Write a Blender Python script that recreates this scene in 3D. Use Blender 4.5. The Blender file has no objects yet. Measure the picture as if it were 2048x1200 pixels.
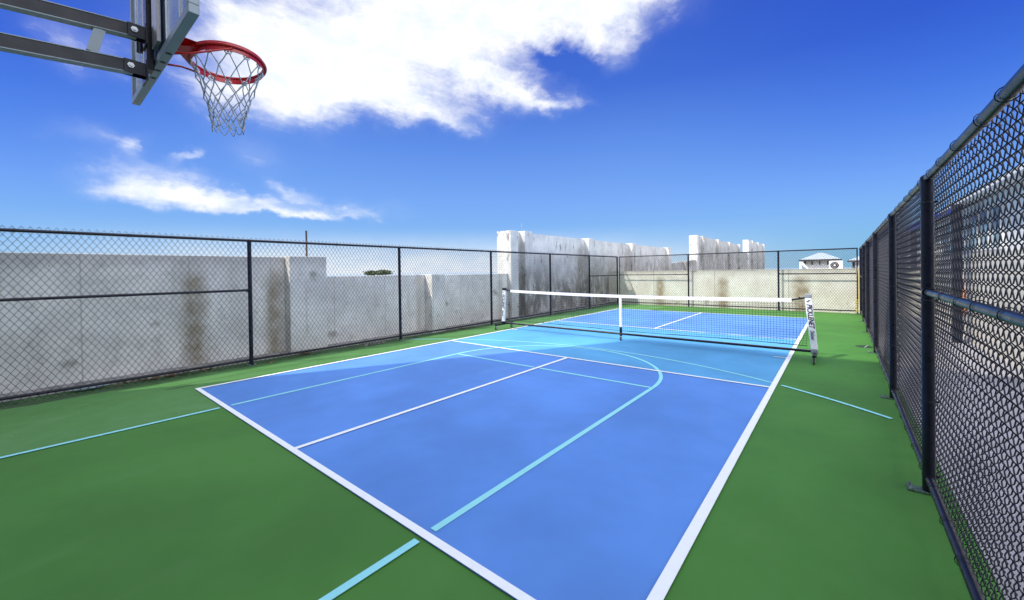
import bpy, bmesh, math, random
import numpy as np
from mathutils import Matrix, Vector
random.seed(7); RNG = np.random.default_rng(7)
SC = bpy.context.scene
COL = SC.collection
R = math.radians

# ------------------------------------------------------------------ camera
cam = bpy.data.cameras.new('camera'); camo = bpy.data.objects.new('camera', cam); COL.objects.link(camo)
cam.sensor_fit = 'HORIZONTAL'; cam.sensor_width = 36.0
cam.lens = 797.17 / 2048 * 36.0
cam.shift_y = -51.0 / 2048
cam.clip_start = 0.02; cam.clip_end = 20000
ax = (0.77288096, 0.63438494, -0.01451783); ay = (0.00651482, 0.01494474, 0.9998671); az = (0.6345176, -0.77287282, 0.0074176)
camo.matrix_world = Matrix(((ax[0], ay[0], az[0], 6.741), (ax[1], ay[1], az[1], -1.422), (ax[2], ay[2], az[2], 1.532), (0, 0, 0, 1)))
SC.camera = camo
SC.render.resolution_x = 1024; SC.render.resolution_y = 600
SC.view_settings.view_transform = 'Standard'; SC.view_settings.look = 'None'
SC.view_settings.gamma = 1.0; SC.view_settings.exposure = 0.50
SC.cycles.max_bounces = 6; SC.cycles.transparent_max_bounces = 8

# ------------------------------------------------------------------ sun and sky
LD = Vector((0.09, 0.17, -0.209)).normalized()        # direction the light travels
SUN_EL = math.asin(-LD.z)
sun = bpy.data.lights.new('sun', 'SUN'); sun.energy = 3.0; sun.angle = R(0.53); sun.color = (1.0, 0.95, 0.86)
suno = bpy.data.objects.new('sun', sun); COL.objects.link(suno)
suno.rotation_euler = LD.to_track_quat('-Z', 'Y').to_euler(); suno.location = (-10, -20, 30)

# clouds: rows of a matrix taking (azimuth, elevation, 1) to the cloud's own unit disc, and its weight
CLOUDS = [
(6.004,-1.243,7.452, 0.262,-12.742,6.002, 1.25),
(3.658,-0.077,3.351, 1.034,-12.224,7.361, 1.25),
(4.760,0.259,2.688, -0.281,-18.399,10.344, 1.20),
(5.751,-1.702,6.247, -3.219,-25.151,7.123, 0.95),
(7.265,-2.864,6.335, -9.285,-35.948,9.395, 1.00),
(13.958,-4.753,10.144, -25.516,-92.444,23.188, 0.55),
(16.120,-4.056,9.651, -5.204,-21.390,8.603, 0.65),
(12.307,6.916,0.989, 6.639,-33.515,21.568, 0.90),
(10.790,-1.132,13.461, 2.233,-23.636,11.602, 0.85),
(20.670,-7.566,30.471, -1.847,-26.106,10.421, 0.42),
(14.045,-4.790,10.186, -14.500,-55.480,18.699, -0.75),
(1.951,-0.050,1.652, 0.859,-14.175,10.347, 1.20),
(4.557,-0.113,5.800, 5.352,-18.272,18.187, 0.50),
(13.151,-5.545,13.335, -20.203,-72.584,9.119, 0.50),
(14.209,-1.745,20.284, -2.958,-44.877,2.881, 1.10),
(8.643,-1.142,11.488, -5.214,-66.255,3.310, 0.90),
(8.799,-0.688,10.673, -2.793,-116.208,11.464, 0.80),
(25.405,-6.485,31.196, -16.455,-75.078,-6.257, 0.75),
(95.173,-1.567,138.036, 11.069,-58.174,29.301, 0.60),
(44.304,9.290,58.598, 42.955,-88.097,79.085, 0.65),
(16.874,-2.391,25.740, -0.745,-34.279,7.065, 0.35),
(18.498,-4.626,24.179, -5.484,-32.059,0.844, 0.30),
(7.143,-0.589,7.732, -1.540,-43.714,4.295, 0.30),
(23.429,-3.558,33.507, -6.102,-77.014,6.439, 0.50),
(16.143,-4.488,25.979, -3.589,-31.685,6.606, 0.35),
(30.392,-0.555,39.998, 4.845,-22.406,14.230, 0.45),
(15.484,-0.332,16.649, 9.001,-57.093,38.997, 0.20),
]

class NT:
    """small helper to write node trees as expressions"""
    def __init__(s, tree): s.t = tree; s.n = tree.nodes; s.l = tree.links
    def node(s, kind, **kw):
        nd = s.n.new(kind)
        for k, v in kw.items(): setattr(nd, k, v)
        return nd
    def put(s, sock, v):
        if isinstance(v, bpy.types.NodeSocket): s.l.new(v, sock)
        elif v is not None:
            try: sock.default_value = v
            except Exception: sock.default_value = (*v, 1.0)
    def m(s, op, a, b=None, c=None, clamp=False):
        nd = s.node('ShaderNodeMath', operation=op); nd.use_clamp = clamp
        s.put(nd.inputs[0], a)
        if b is not None: s.put(nd.inputs[1], b)
        if c is not None: s.put(nd.inputs[2], c)
        return nd.outputs[0]
    def vm(s, op, a, b=None, scale=None):
        nd = s.node('ShaderNodeVectorMath', operation=op)
        s.put(nd.inputs[0], a)
        if b is not None: s.put(nd.inputs[1], b)
        if scale is not None: s.put(nd.inputs['Scale'], scale)
        return nd.outputs['Value'] if op in ('DOT_PRODUCT', 'LENGTH', 'DISTANCE') else nd.outputs[0]
    def xyz(s, a, b, c):
        nd = s.node('ShaderNodeCombineXYZ')
        for i, v in enumerate((a, b, c)): s.put(nd.inputs[i], v)
        return nd.outputs[0]
    def sep(s, v):
        nd = s.node('ShaderNodeSeparateXYZ'); s.put(nd.inputs[0], v); return nd.outputs
    def noise(s, vec, scale, detail=4.0, rough=0.55, dist=0.0):
        nd = s.node('ShaderNodeTexNoise'); s.put(nd.inputs['Vector'], vec)
        nd.inputs['Scale'].default_value = scale; nd.inputs['Detail'].default_value = detail
        nd.inputs['Roughness'].default_value = rough; nd.inputs['Distortion'].default_value = dist
        return nd.outputs['Fac']
    def ramp(s, f, lo, hi, a=0.0, b=1.0, smooth=True):
        nd = s.node('ShaderNodeMapRange'); nd.interpolation_type = 'SMOOTHSTEP' if smooth else 'LINEAR'
        s.put(nd.inputs['Value'], f)
        nd.inputs['From Min'].default_value = lo; nd.inputs['From Max'].default_value = hi
        nd.inputs['To Min'].default_value = a; nd.inputs['To Max'].default_value = b
        return nd.outputs[0]
    def mix(s, f, a, b, mode='MIX'):
        nd = s.node('ShaderNodeMix', data_type='RGBA', blend_type=mode)
        s.put(nd.inputs[0], f); s.put(nd.inputs[6], a); s.put(nd.inputs[7], b)
        return nd.outputs[2]
    def hsv(s, col, h=0.5, sa=1.0, v=1.0):
        nd = s.node('ShaderNodeHueSaturation')
        s.put(nd.inputs['Color'], col); s.put(nd.inputs['Hue'], h); s.put(nd.inputs['Saturation'], sa); s.put(nd.inputs['Value'], v)
        return nd.outputs[0]

world = bpy.data.worlds.new('World'); SC.world = world; world.use_nodes = True
W = NT(world.node_tree); W.n.clear()
sky = W.node('ShaderNodeTexSky', sky_type='NISHITA'); sky.sun_disc = False
sky.sun_elevation = SUN_EL; sky.sun_rotation = math.atan2(-LD.x, -LD.y)
sky.altitude = 0; sky.air_density = 1.0; sky.dust_density = 0.3; sky.ozone_density = 3.0
vdir = W.node('ShaderNodeTexCoord').outputs['Generated']
vd = W.vm('NORMALIZE', vdir)
X_, Y_, Z_ = W.sep(vd)[0:3]
azm = W.m('ARCTAN2', X_, Y_); elv = W.m('ARCSINE', Z_)
ae = W.xyz(azm, elv, 1.0)
# wispy warp of the cloud coordinates
nz1 = W.node('ShaderNodeTexNoise'); W.put(nz1.inputs['Vector'], W.xyz(azm, W.m('MULTIPLY', elv, 1.3), 0.0)); nz1.inputs['Scale'].default_value = 7.0; nz1.inputs['Detail'].default_value = 7.0; nz1.inputs['Roughness'].default_value = 0.6
warp = W.vm('SCALE', W.vm('SUBTRACT', nz1.outputs['Color'], (0.5, 0.5, 0.5)), scale=0.13)
aew = W.vm('MULTIPLY', W.vm('ADD', ae, warp), (1, 1, 0)); aew = W.vm('ADD', aew, (0, 0, 1))
tot = None
for c in CLOUDS:
    u = W.vm('DOT_PRODUCT', aew, c[0:3]); v = W.vm('DOT_PRODUCT', aew, c[3:6])
    q = W.m('ADD', W.m('MULTIPLY', u, u), W.m('MULTIPLY', v, v))
    g = W.m('MULTIPLY', W.m('EXPONENT', W.m('MULTIPLY', q, -0.75)), c[6] * 0.80)
    tot = g if tot is None else W.m('ADD', tot, g)
# added bright cloud out of view (overhead, behind, east) to raise the fill light
fill_top = W.ramp(elv, 0.72, 1.1, 0.0, 0.75)
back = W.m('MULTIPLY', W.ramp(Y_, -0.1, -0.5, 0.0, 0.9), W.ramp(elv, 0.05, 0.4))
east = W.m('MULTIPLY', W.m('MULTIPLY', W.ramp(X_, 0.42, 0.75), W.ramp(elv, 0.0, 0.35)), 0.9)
fill_c = W.m('MAXIMUM', W.m('MAXIMUM', fill_top, back), east)
tot = W.m('ADD', tot, fill_c)
fb = W.noise(W.xyz(W.m('MULTIPLY', azm, 1.0), W.m('MULTIPLY', elv, 1.6), 3.0), 13.0, 9.0, 0.62, 0.3)
rz = W.m('ADD', elv, W.m('MULTIPLY', azm, 0.16))
fb2 = W.noise(W.vm('ADD', W.xyz(azm, W.m('MULTIPLY', rz, 5.0), 1.0), W.vm('SCALE', warp, scale=2.0)), 9.0, 8.0, 0.66, 0.6)
dens = W.m('ADD', tot, W.m('MULTIPLY', W.m('SUBTRACT', fb, 0.5), 0.75))
dens = W.m('ADD', dens, W.m('MULTIPLY', W.m('SUBTRACT', fb2, 0.5), 0.75))
dens = W.m('MULTIPLY', dens, W.ramp(tot, 0.02, 0.3))
mask = W.ramp(dens, -0.02, 1.25)
haze_m = W.m('MULTIPLY', W.ramp(tot, 0.02, 0.9), 0.5)
mask = W.m('MAXIMUM', mask, haze_m)
# clear sky: nishita, deepened with height and to both sides as the photograph shows
skyn = W.vm('SCALE', sky.outputs[0], scale=0.10)
cr_ = W.node('ShaderNodeValToRGB'); W.put(cr_.inputs[0], W.m('DIVIDE', elv, 0.7))
stops = [(0.0, (0.20, 0.37, 0.60)), (0.10, (0.17, 0.33, 0.62)), (0.24, (0.145, 0.275, 0.66)), (0.42, (0.090, 0.195, 0.60)), (0.60, (0.035, 0.105, 0.50)), (0.9, (0.02, 0.06, 0.42))]
while len(cr_.color_ramp.elements) < len(stops): cr_.color_ramp.elements.new(0.5)
for el_, (p_, c_) in zip(cr_.color_ramp.elements, stops): el_.position = p_; el_.color = (*c_, 1)
side = W.m('MULTIPLY', W.m('MAXIMUM', W.ramp(azm, -0.45, 0.25), W.ramp(azm, -1.2, -1.65)), W.ramp(elv, 0.02, 0.38))
skyr = W.vm('MULTIPLY', cr_.outputs[0], W.mix(side, (1, 1, 1, 1), (0.26, 0.52, 0.92, 1)))
skyc = W.vm('MULTIPLY', W.mix(0.85, skyn, skyr), (0.86, 1.0, 1.02))
lowR = W.m('MULTIPLY', W.ramp(elv, 0.14, 0.0), W.ramp(azm, -0.6, 0.2))
skyc = W.mix(lowR, skyc, W.vm('MULTIPLY', skyc, (0.72, 0.86, 0.86)))
glow = W.m('MULTIPLY', W.ramp(elv, 0.12, -0.01), W.m('MULTIPLY', W.ramp(azm, -1.75, -1.2), W.ramp(azm, 0.1, -0.7)))
bg1 = W.node('ShaderNodeBackground'); W.put(bg1.inputs['Color'], skyc); bg1.inputs['Strength'].default_value = 1.0
bg2 = W.node('ShaderNodeBackground'); W.put(bg2.inputs['Strength'], W.m('ADD', 0.80, W.m('MULTIPLY', fill_c, 1.9)))
W.put(bg2.inputs['Color'], W.mix(W.ramp(fb, 0.3, 0.7), (0.80, 0.86, 0.97, 1), (1, 1, 1, 1)))
mx = W.node('ShaderNodeMixShader')
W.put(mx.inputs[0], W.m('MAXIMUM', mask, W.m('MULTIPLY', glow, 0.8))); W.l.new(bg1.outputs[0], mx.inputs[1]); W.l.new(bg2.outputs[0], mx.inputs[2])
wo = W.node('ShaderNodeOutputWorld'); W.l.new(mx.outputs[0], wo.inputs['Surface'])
world.cycles.sampling_method = 'MANUAL'; world.cycles.sample_map_resolution = 512

# ------------------------------------------------------------------ materials
MATS = {}
def new_mat(name):
    m = bpy.data.materials.new(name); m.use_nodes = True
    t = NT(m.node_tree); b = t.n['Principled BSDF']; MATS[name] = m
    return m, t, b
def simple(name, col, rough=0.5, metal=0.0, var=0.12, scale=18.0, bump=0.0, spec=0.5, coat=0.0):
    m, t, b = new_mat(name)
    pos = t.node('ShaderNodeNewGeometry').outputs['Position']
    n = t.noise(pos, scale, 5.0)
    lo = tuple(c * (1 - var) for c in col) + (1,); hi = tuple(min(1, c * (1 + var)) for c in col) + (1,)
    t.put(b.inputs['Base Color'], t.mix(t.ramp(n, 0.3, 0.7), lo, hi))
    t.put(b.inputs['Roughness'], t.ramp(n, 0.3, 0.7, rough * 0.85, min(1, rough * 1.15)))
    b.inputs['Metallic'].default_value = metal; b.inputs['Specular IOR Level'].default_value = spec
    b.inputs['Coat Weight'].default_value = coat
    if bump:
        bp = t.node('ShaderNodeBump'); bp.inputs['Strength'].default_value = bump; bp.inputs['Distance'].default_value = 0.004
        t.put(bp.inputs['Height'], t.noise(pos, scale * 6, 4.0)); t.l.new(bp.outputs[0], b.inputs['Normal'])
    return m

def court_paint(name, col, zone_col=None, scuff=0.25, zone=None):
    """acrylic court coating: sand grain, slow tone drift, dusty scuffs; zone = x below which the coat is paler"""
    m, t, b = new_mat(name)
    pos = t.node('ShaderNodeNewGeometry').outputs['Position']
    big = t.noise(pos, 0.55, 4.0, 0.6); mid = t.noise(pos, 4.0, 5.0, 0.6); fine = t.noise(pos, 260.0, 2.0)
    c = t.mix(t.ramp(big, 0.3, 0.7), tuple(x * 0.84 for x in col) + (1,), tuple(x * 1.12 for x in col) + (1,))
    pale = tuple(0.72 * x + 0.28 * 0.42 for x in col) + (1,)
    str_v = t.vm('MULTIPLY', pos, (1.0, 0.28, 1.0))
    sc = t.m('MULTIPLY', t.ramp(t.noise(str_v, 2.6, 7.0, 0.68, 0.6), 0.55, 0.78), scuff)
    c = t.mix(sc, c, pale)
    c = t.mix(t.m('MULTIPLY', t.ramp(mid, 0.35, 0.75), 0.10), c, pale)
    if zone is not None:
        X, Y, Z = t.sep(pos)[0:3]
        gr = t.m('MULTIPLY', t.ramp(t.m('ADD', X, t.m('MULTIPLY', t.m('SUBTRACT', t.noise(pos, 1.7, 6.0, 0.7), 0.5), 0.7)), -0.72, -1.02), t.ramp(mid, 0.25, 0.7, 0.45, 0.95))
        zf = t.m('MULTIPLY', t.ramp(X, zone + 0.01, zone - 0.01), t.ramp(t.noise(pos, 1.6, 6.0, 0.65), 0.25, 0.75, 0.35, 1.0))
        c = t.mix(zf, c, (*zone_col, 1))  # paler green mixed in patchily below the zone x
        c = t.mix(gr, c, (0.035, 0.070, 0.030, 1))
        vo = t.node('ShaderNodeTexVoronoi'); t.put(vo.inputs['Vector'], pos); vo.inputs['Scale'].default_value = 9.0
        sp = t.m('MULTIPLY', t.m('LESS_THAN', vo.outputs['Distance'], 0.045), t.ramp(X, zone, zone - 0.2))
        c = t.mix(t.m('MULTIPLY', sp, 0.7), c, (0.6, 0.66, 0.6, 1))
    c = t.mix(t.ramp(fine, 0.35, 0.7, 0.0, 0.10), c, tuple(x * 0.55 for x in col) + (1,))
    t.put(b.inputs['Base Color'], c)
    t.put(b.inputs['Roughness'], t.ramp(mid, 0.3, 0.7, 0.62, 0.78)); b.inputs['Specular IOR Level'].default_value = 0.28
    bp = t.node('ShaderNodeBump'); bp.inputs['Strength'].default_value = 0.25; bp.inputs['Distance'].default_value = 0.002
    t.put(bp.inputs['Height'], fine); t.l.new(bp.outputs[0], b.inputs['Normal'])
    return m

def line_paint(name, col):
    m, t, b = new_mat(name)
    pos = t.node('ShaderNodeNewGeometry').outputs['Position']
    n = t.noise(pos, 9.0, 7.0, 0.7); f = t.noise(pos, 240.0, 2.0)
    c = t.mix(t.ramp(n, 0.45, 0.8, 0.0, 0.28), (*col, 1), tuple(x * 0.72 for x in col) + (1,))
    c = t.mix(t.ramp(f, 0.4, 0.7, 0, 0.14), c, tuple(x * 0.6 for x in col) + (1,))
    t.put(b.inputs['Base Color'], c); b.inputs['Roughness'].default_value = 0.6; b.inputs['Specular IOR Level'].default_value = 0.3
    return m

def concrete(name, base, axis, bands=(), dirt=0.35, mould=0.0, ztop=1.9, ties=True, warm=(0.30, 0.25, 0.175), joint=0.0, mz=2.5):
    """cast concrete: blotches, pin holes, tie marks, rusty run-off bands at given places along the wall, mould streaks"""
    m, t, b = new_mat(name)
    pos = t.node('ShaderNodeNewGeometry').outputs['Position']
    X, Y, Z = t.sep(pos)[0:3]; A = X if axis == 'x' else Y
    big = t.noise(pos, 1.3, 6.0, 0.6); mid = t.noise(pos, 6.0, 6.0, 0.65); fine = t.noise(pos, 60.0, 3.0)
    c = t.mix(t.ramp(big, 0.3, 0.72), tuple(x * 0.80 for x in base) + (1,), tuple(min(.9, x * 1.12) for x in base) + (1,))
    c = t.mix(t.m('MULTIPLY', t.ramp(mid, 0.5, 0.8), dirt), c, tuple(x * 0.5 for x in base) + (1,))
    c = t.mix(t.ramp(fine, 0.35, 0.75, 0.0, 0.22), c, tuple(x * 0.6 for x in base) + (1,))
    # streaks running down
    sv = t.xyz(t.m('MULTIPLY', X, 7.0), t.m('MULTIPLY', Y, 7.0), t.m('MULTIPLY', Z, 0.5))
    stn = t.noise(sv, 1.0, 6.0, 0.62)
    c = t.mix(t.m('MULTIPLY', t.ramp(stn, 0.55, 0.8), 0.4 * dirt + 0.08), c, (warm[0] * 0.8, warm[1] * 0.85, warm[2] * 0.9, 1))
    # tie-rod marks on a loose grid
    if ties:
        v2 = t.node('ShaderNodeTexVoronoi'); wv = t.vm('ADD', t.xyz(A, t.m('MULTIPLY', Z, 1.15), 0.0), t.vm('SCALE', t.xyz(t.noise(pos, 2.3, 3.0), t.noise(pos, 3.7, 3.0), 0.0), scale=0.5))
        t.put(v2.inputs['Vector'], wv); v2.inputs['Scale'].default_value = 1.9; v2.inputs['Randomness'].default_value = 0.75
        rnd = t.sep(v2.outputs['Color'])[0]
        r = t.m('ADD', v2.outputs['Distance'], t.m('MULTIPLY', t.m('SUBTRACT', t.noise(pos, 17.0, 5.0, 0.7), 0.5), 0.22))
        r = t.m('DIVIDE', r, t.m('ADD', 0.35, rnd))
        c = t.mix(t.m('MULTIPLY', t.ramp(r, 0.30, 0.05, 0.0, 0.72), t.ramp(rnd, 0.12, 0.55)), c, (base[0] * 0.30, base[1] * 0.29, base[2] * 0.25, 1))
    # small pits and nicks
    vo = t.node('ShaderNodeTexVoronoi'); t.put(vo.inputs['Vector'], t.vm('MULTIPLY', pos, (1, 1, 0.7))); vo.inputs['Scale'].default_value = 7.5
    pit = t.m('MULTIPLY', t.ramp(t.m('ADD', vo.outputs['Distance'], t.m('MULTIPLY', mid, 0.12)), 0.17, 0.10), t.ramp(t.noise(pos, 3.1, 2.0), 0.42, 0.6))
    c = t.mix(t.m('MULTIPLY', pit, 0.75), c, tuple(x * 0.25 for x in base) + (1,))
    v3 = t.node('ShaderNodeTexVoronoi'); t.put(v3.inputs['Vector'], t.vm('ADD', pos, t.vm('SCALE', t.xyz(mid, big, fine), scale=0.15))); v3.inputs['Scale'].default_value = 15.0
    nick = t.m('MULTIPLY', t.ramp(v3.outputs['Distance'], 0.22, 0.10), t.ramp(t.noise(pos, 5.3, 3.0), 0.50, 0.62))
    c = t.mix(t.m('MULTIPLY', nick, 0.6 if ties else 0.3), c, tuple(x * 0.22 for x in base) + (1,))
    lite = t.m('MULTIPLY', t.ramp(t.noise(t.vm('ADD', pos, (7, 3, 1)), 2.4, 6.0, 0.7), 0.52, 0.75), 0.5)
    c = t.mix(lite, c, tuple(min(0.88, x * 1.25) for x in base) + (1,))
    for (pc, wd, s_) in bands:
        w_ = t.m('ADD', t.m('ABSOLUTE', t.m('SUBTRACT', A, pc)), t.m('MULTIPLY', t.m('SUBTRACT', t.noise(pos, 4.5, 6.0, 0.7), 0.5), wd * 1.1))
        f = t.m('MULTIPLY', t.m('MULTIPLY', t.ramp(w_, wd * 1.25, wd * 0.1), s_), t.ramp(t.noise(pos, 5.0, 6.0, 0.7), 0.25, 0.65, 0.45, 1.0))
        f = t.m('MULTIPLY', f, t.ramp(t.m('ADD', Z, t.m('MULTIPLY', mid, 0.3)), ztop + 0.05, ztop - 0.35, 0.1, 1.0))
        c = t.mix(f, c, (*warm, 1), 'MULTIPLY') if False else t.mix(f, c, (*warm, 1))
    # weathered dark crest
    cr = t.m('MULTIPLY', t.ramp(t.m('ADD', Z, t.m('MULTIPLY', mid, 0.25)), ztop - 0.16, ztop + 0.1), 0.45)
    if mould == 0: c = t.mix(cr, c, tuple(x * 0.45 for x in base) + (1,))
    if mould:
        mn = t.noise(t.xyz(t.m('MULTIPLY', X, 1.5), t.m('MULTIPLY', Y, 1.5), t.m('MULTIPLY', Z, 0.8)), 1.5, 8.0, 0.7, 0.4)
        lowf = t.ramp(Z, mz, mz - 1.7, 0.0, 1.0, False)
        c = t.mix(t.m('MULTIPLY', t.m('MULTIPLY', t.ramp(mn, 0.30, 0.58), lowf), mould), c, (0.12, 0.10, 0.072, 1))
        m2 = t.noise(t.xyz(t.m('MULTIPLY', X, 4), t.m('MULTIPLY', Y, 4), t.m('MULTIPLY', Z, 1.3)), 1.2, 8.0, 0.75)
        c = t.mix(t.m('MULTIPLY', t.ramp(m2, 0.56, 0.66), 0.85), c, (0.10, 0.07, 0.05, 1))
    if joint:
        j = t.m('ABSOLUTE', t.m('SUBTRACT', t.m('FRACT', t.m('ADD', t.m('DIVIDE', A, joint), 0.27)), 0.5))
        c = t.mix(t.m('MULTIPLY', t.m('LESS_THAN', j, 0.006), 0.6), c, tuple(x * 0.4 for x in base) + (1,))
    t.put(b.inputs['Base Color'], c); b.inputs['Roughness'].default_value = 0.9; b.inputs['Specular IOR Level'].default_value = 0.2
    bp = t.node('ShaderNodeBump'); bp.inputs['Strength'].default_value = 0.5; bp.inputs['Distance'].default_value = 0.012
    t.put(bp.inputs['Height'], t.m('SUBTRACT', t.m('ADD', mid, t.m('MULTIPLY', fine, 0.3)), pit)); t.l.new(bp.outputs[0], b.inputs['Normal'])
    return m

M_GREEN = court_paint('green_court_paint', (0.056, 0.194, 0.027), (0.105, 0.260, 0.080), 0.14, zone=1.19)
M_BLUE = court_paint('blue_court_paint', (0.100, 0.262, 0.66), scuff=0.20)
M_KITCH = court_paint('light_blue_court_paint', (0.092, 0.345, 0.62), scuff=0.18)
M_WHITE = line_paint('white_line_paint', (0.90, 0.93, 0.90))
M_CYAN = line_paint('aqua_line_paint', (0.30, 0.74, 0.76))
M_CONC_L = concrete('grey_cast_concrete', (0.80, 0.77, 0.72), 'y', [(0.34, 0.22, 1.0), (1.55, 0.19, 1.0), (-2.6, .2, .6), (4.92, .12, .5), (8.1, .2, .4)], 0.75, ztop=1.88, joint=1.22)
M_CONC_T = concrete('mouldy_white_concrete', (0.76, 0.75, 0.73), 'y', [(9.0, .25, .4), (13.2, .35, .6), (17.8, .3, .5)], 0.3, mould=0.85, ztop=2.9, ties=False, warm=(0.16, 0.13, 0.09), joint=1.5)
M_CONC_F = concrete('cream_concrete', (0.90, 0.84, 0.71), 'x', [(0.82, .24, .95), (3.25, .24, .95), (5.7, .32, .95)], 0.18, ztop=1.47, warm=(0.36, 0.28, 0.17), joint=2.4)
M_CONC_D = concrete('distant_white_concrete', (0.66, 0.66, 0.65), 'y', [], 0.3, mould=0.55, ztop=4.1, ties=False, joint=1.5, mz=4.3)
M_CONC_E = concrete('clean_white_concrete', (0.74, 0.735, 0.71), 'y', [], 0.25, mould=0.12, ztop=4.9, ties=False)
M_CURB = simple('rough_concrete', (0.30, 0.29, 0.27), 0.92, var=0.3, scale=9, bump=0.6, spec=0.2)
M_PATH = simple('pale_concrete_paving', (0.34, 0.33, 0.35), 0.85, var=0.12, scale=3, bump=0.3, spec=0.2)
M_EARTH = simple('dry_ground', (0.22, 0.21, 0.15), 0.95, var=0.3, scale=0.2, spec=0.1)
M_BLACK = simple('black_vinyl_steel', (0.009, 0.009, 0.018), 0.30, var=0.2, scale=12, bump=0.0, spec=0.32)
M_WIRE = simple('black_vinyl_wire', (0.014, 0.013, 0.018), 0.42, var=0.2, spec=0.5)
M_GALV = simple('galvanised_steel', (0.50, 0.52, 0.54), 0.35, 0.85, var=0.15, scale=30)
M_PLATE = simple('green_painted_steel', (0.08, 0.14, 0.10), 0.45, 0.2, var=0.4, scale=60)
M_BOARD = simple('backboard_grey_steel', (0.24, 0.28, 0.30), 0.42, 0.4, var=0.10, scale=5)
M_BPANEL = simple('backboard_panel', (0.20, 0.29, 0.38), 0.22, 0.35, var=0.10, scale=4)
M_TAUPE = simple('anodised_strip', (0.42, 0.40, 0.40), 0.35, 0.6, var=0.08)
M_RED = simple('red_enamel', (0.55, 0.012, 0.008), 0.30, 0.0, var=0.05, scale=12, spec=0.6, coat=0.3)
M_CORD = simple('white_nylon_cord', (0.42, 0.45, 0.48), 0.85, var=0.25, scale=90)
M_HOOK = simple('white_net_hook', (0.80, 0.80, 0.80), 0.5, var=0.05)
M_VINYL = simple('white_vinyl_sleeve', (0.88, 0.88, 0.90), 0.42, var=0.06, scale=25, bump=0.35)
M_TAPE = simple('white_net_tape', (0.80, 0.78, 0.84), 0.6, var=0.05, scale=20)
M_INK = simple('navy_ink', (0.010, 0.012, 0.045), 0.5, var=0.1)
M_NET = simple('dark_net_cord', (0.018, 0.025, 0.045), 0.7, var=0.2)
M_TYRE = simple('black_rubber', (0.03, 0.03, 0.03), 0.6, var=0.2)
M_SILV = simple('silver_plastic', (0.42, 0.44, 0.46), 0.35, 0.5, var=0.1)
M_STUC = simple('white_stucco', (0.74, 0.74, 0.73), 0.9, var=0.06, scale=4, bump=0.4, spec=0.2)
M_CREAM = simple('cream_stucco', (0.66, 0.61, 0.52), 0.9, var=0.08, scale=4, bump=0.4, spec=0.2)
M_ROOF = simple('pale_metal_roof', (0.42, 0.48, 0.50), 0.5, 0.2, var=0.08, scale=2)
M_DWOOD = simple('dark_stained_timber', (0.035, 0.028, 0.025), 0.7, var=0.3, scale=10)
M_GLASS = simple('window_glass', (0.10, 0.20, 0.24), 0.08, 0.0, var=0.1, scale=1, spec=0.9)
M_PGLASS = simple('pale_reflective_glass', (0.30, 0.42, 0.47), 0.12, 0.3, var=0.1, scale=1, spec=0.9)
M_AWN = simple('blue_awning_canvas', (0.02, 0.07, 0.55), 0.8, var=0.15, scale=12)
M_ORNG = simple('orange_fabric', (0.80, 0.25, 0.02), 0.8, var=0.2, scale=20, bump=0.5)
M_YELL = simple('yellow_plastic', (0.62, 0.46, 0.03), 0.5, var=0.2, scale=20)
M_RUST = simple('rusty_pipe', (0.10, 0.075, 0.06), 0.8, 0.3, var=0.4, scale=30)
M_BARK = simple('grey_bark', (0.12, 0.09, 0.06), 0.9, var=0.3, scale=20, bump=0.6)
M_LEAF = simple('tree_leaf', (0.055, 0.085, 0.025), 0.6, var=0.5, scale=9)
M_DEAD = simple('dead_leaf', (0.16, 0.10, 0.05), 0.8, var=0.5, scale=60)
M_DRY = simple('dry_yellow_leaf', (0.45, 0.30, 0.06), 0.8, var=0.3, scale=60)
M_PLAST = simple('crumpled_blue_plastic', (0.34, 0.42, 0.46), 0.4, var=0.25, scale=15)
M_GRIME = simple('wet_grime', (0.030, 0.055, 0.018), 0.35, var=0.5, scale=20)

def sea_mat():
    m, t, b = new_mat('pale_sea_water')
    b.inputs['Base Color'].default_value = (0.42, 0.50, 0.54, 1); b.inputs['Roughness'].default_value = 0.12
    pos = t.node('ShaderNodeNewGeometry').outputs['Position']
    bp = t.node('ShaderNodeBump'); bp.inputs['Strength'].default_value = 0.3; bp.inputs['Distance'].default_value = 0.3
    t.put(bp.inputs['Height'], t.noise(pos, 0.6, 4.0)); t.l.new(bp.outputs[0], b.inputs['Normal'])
    return m
M_SEA = sea_mat()

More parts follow.
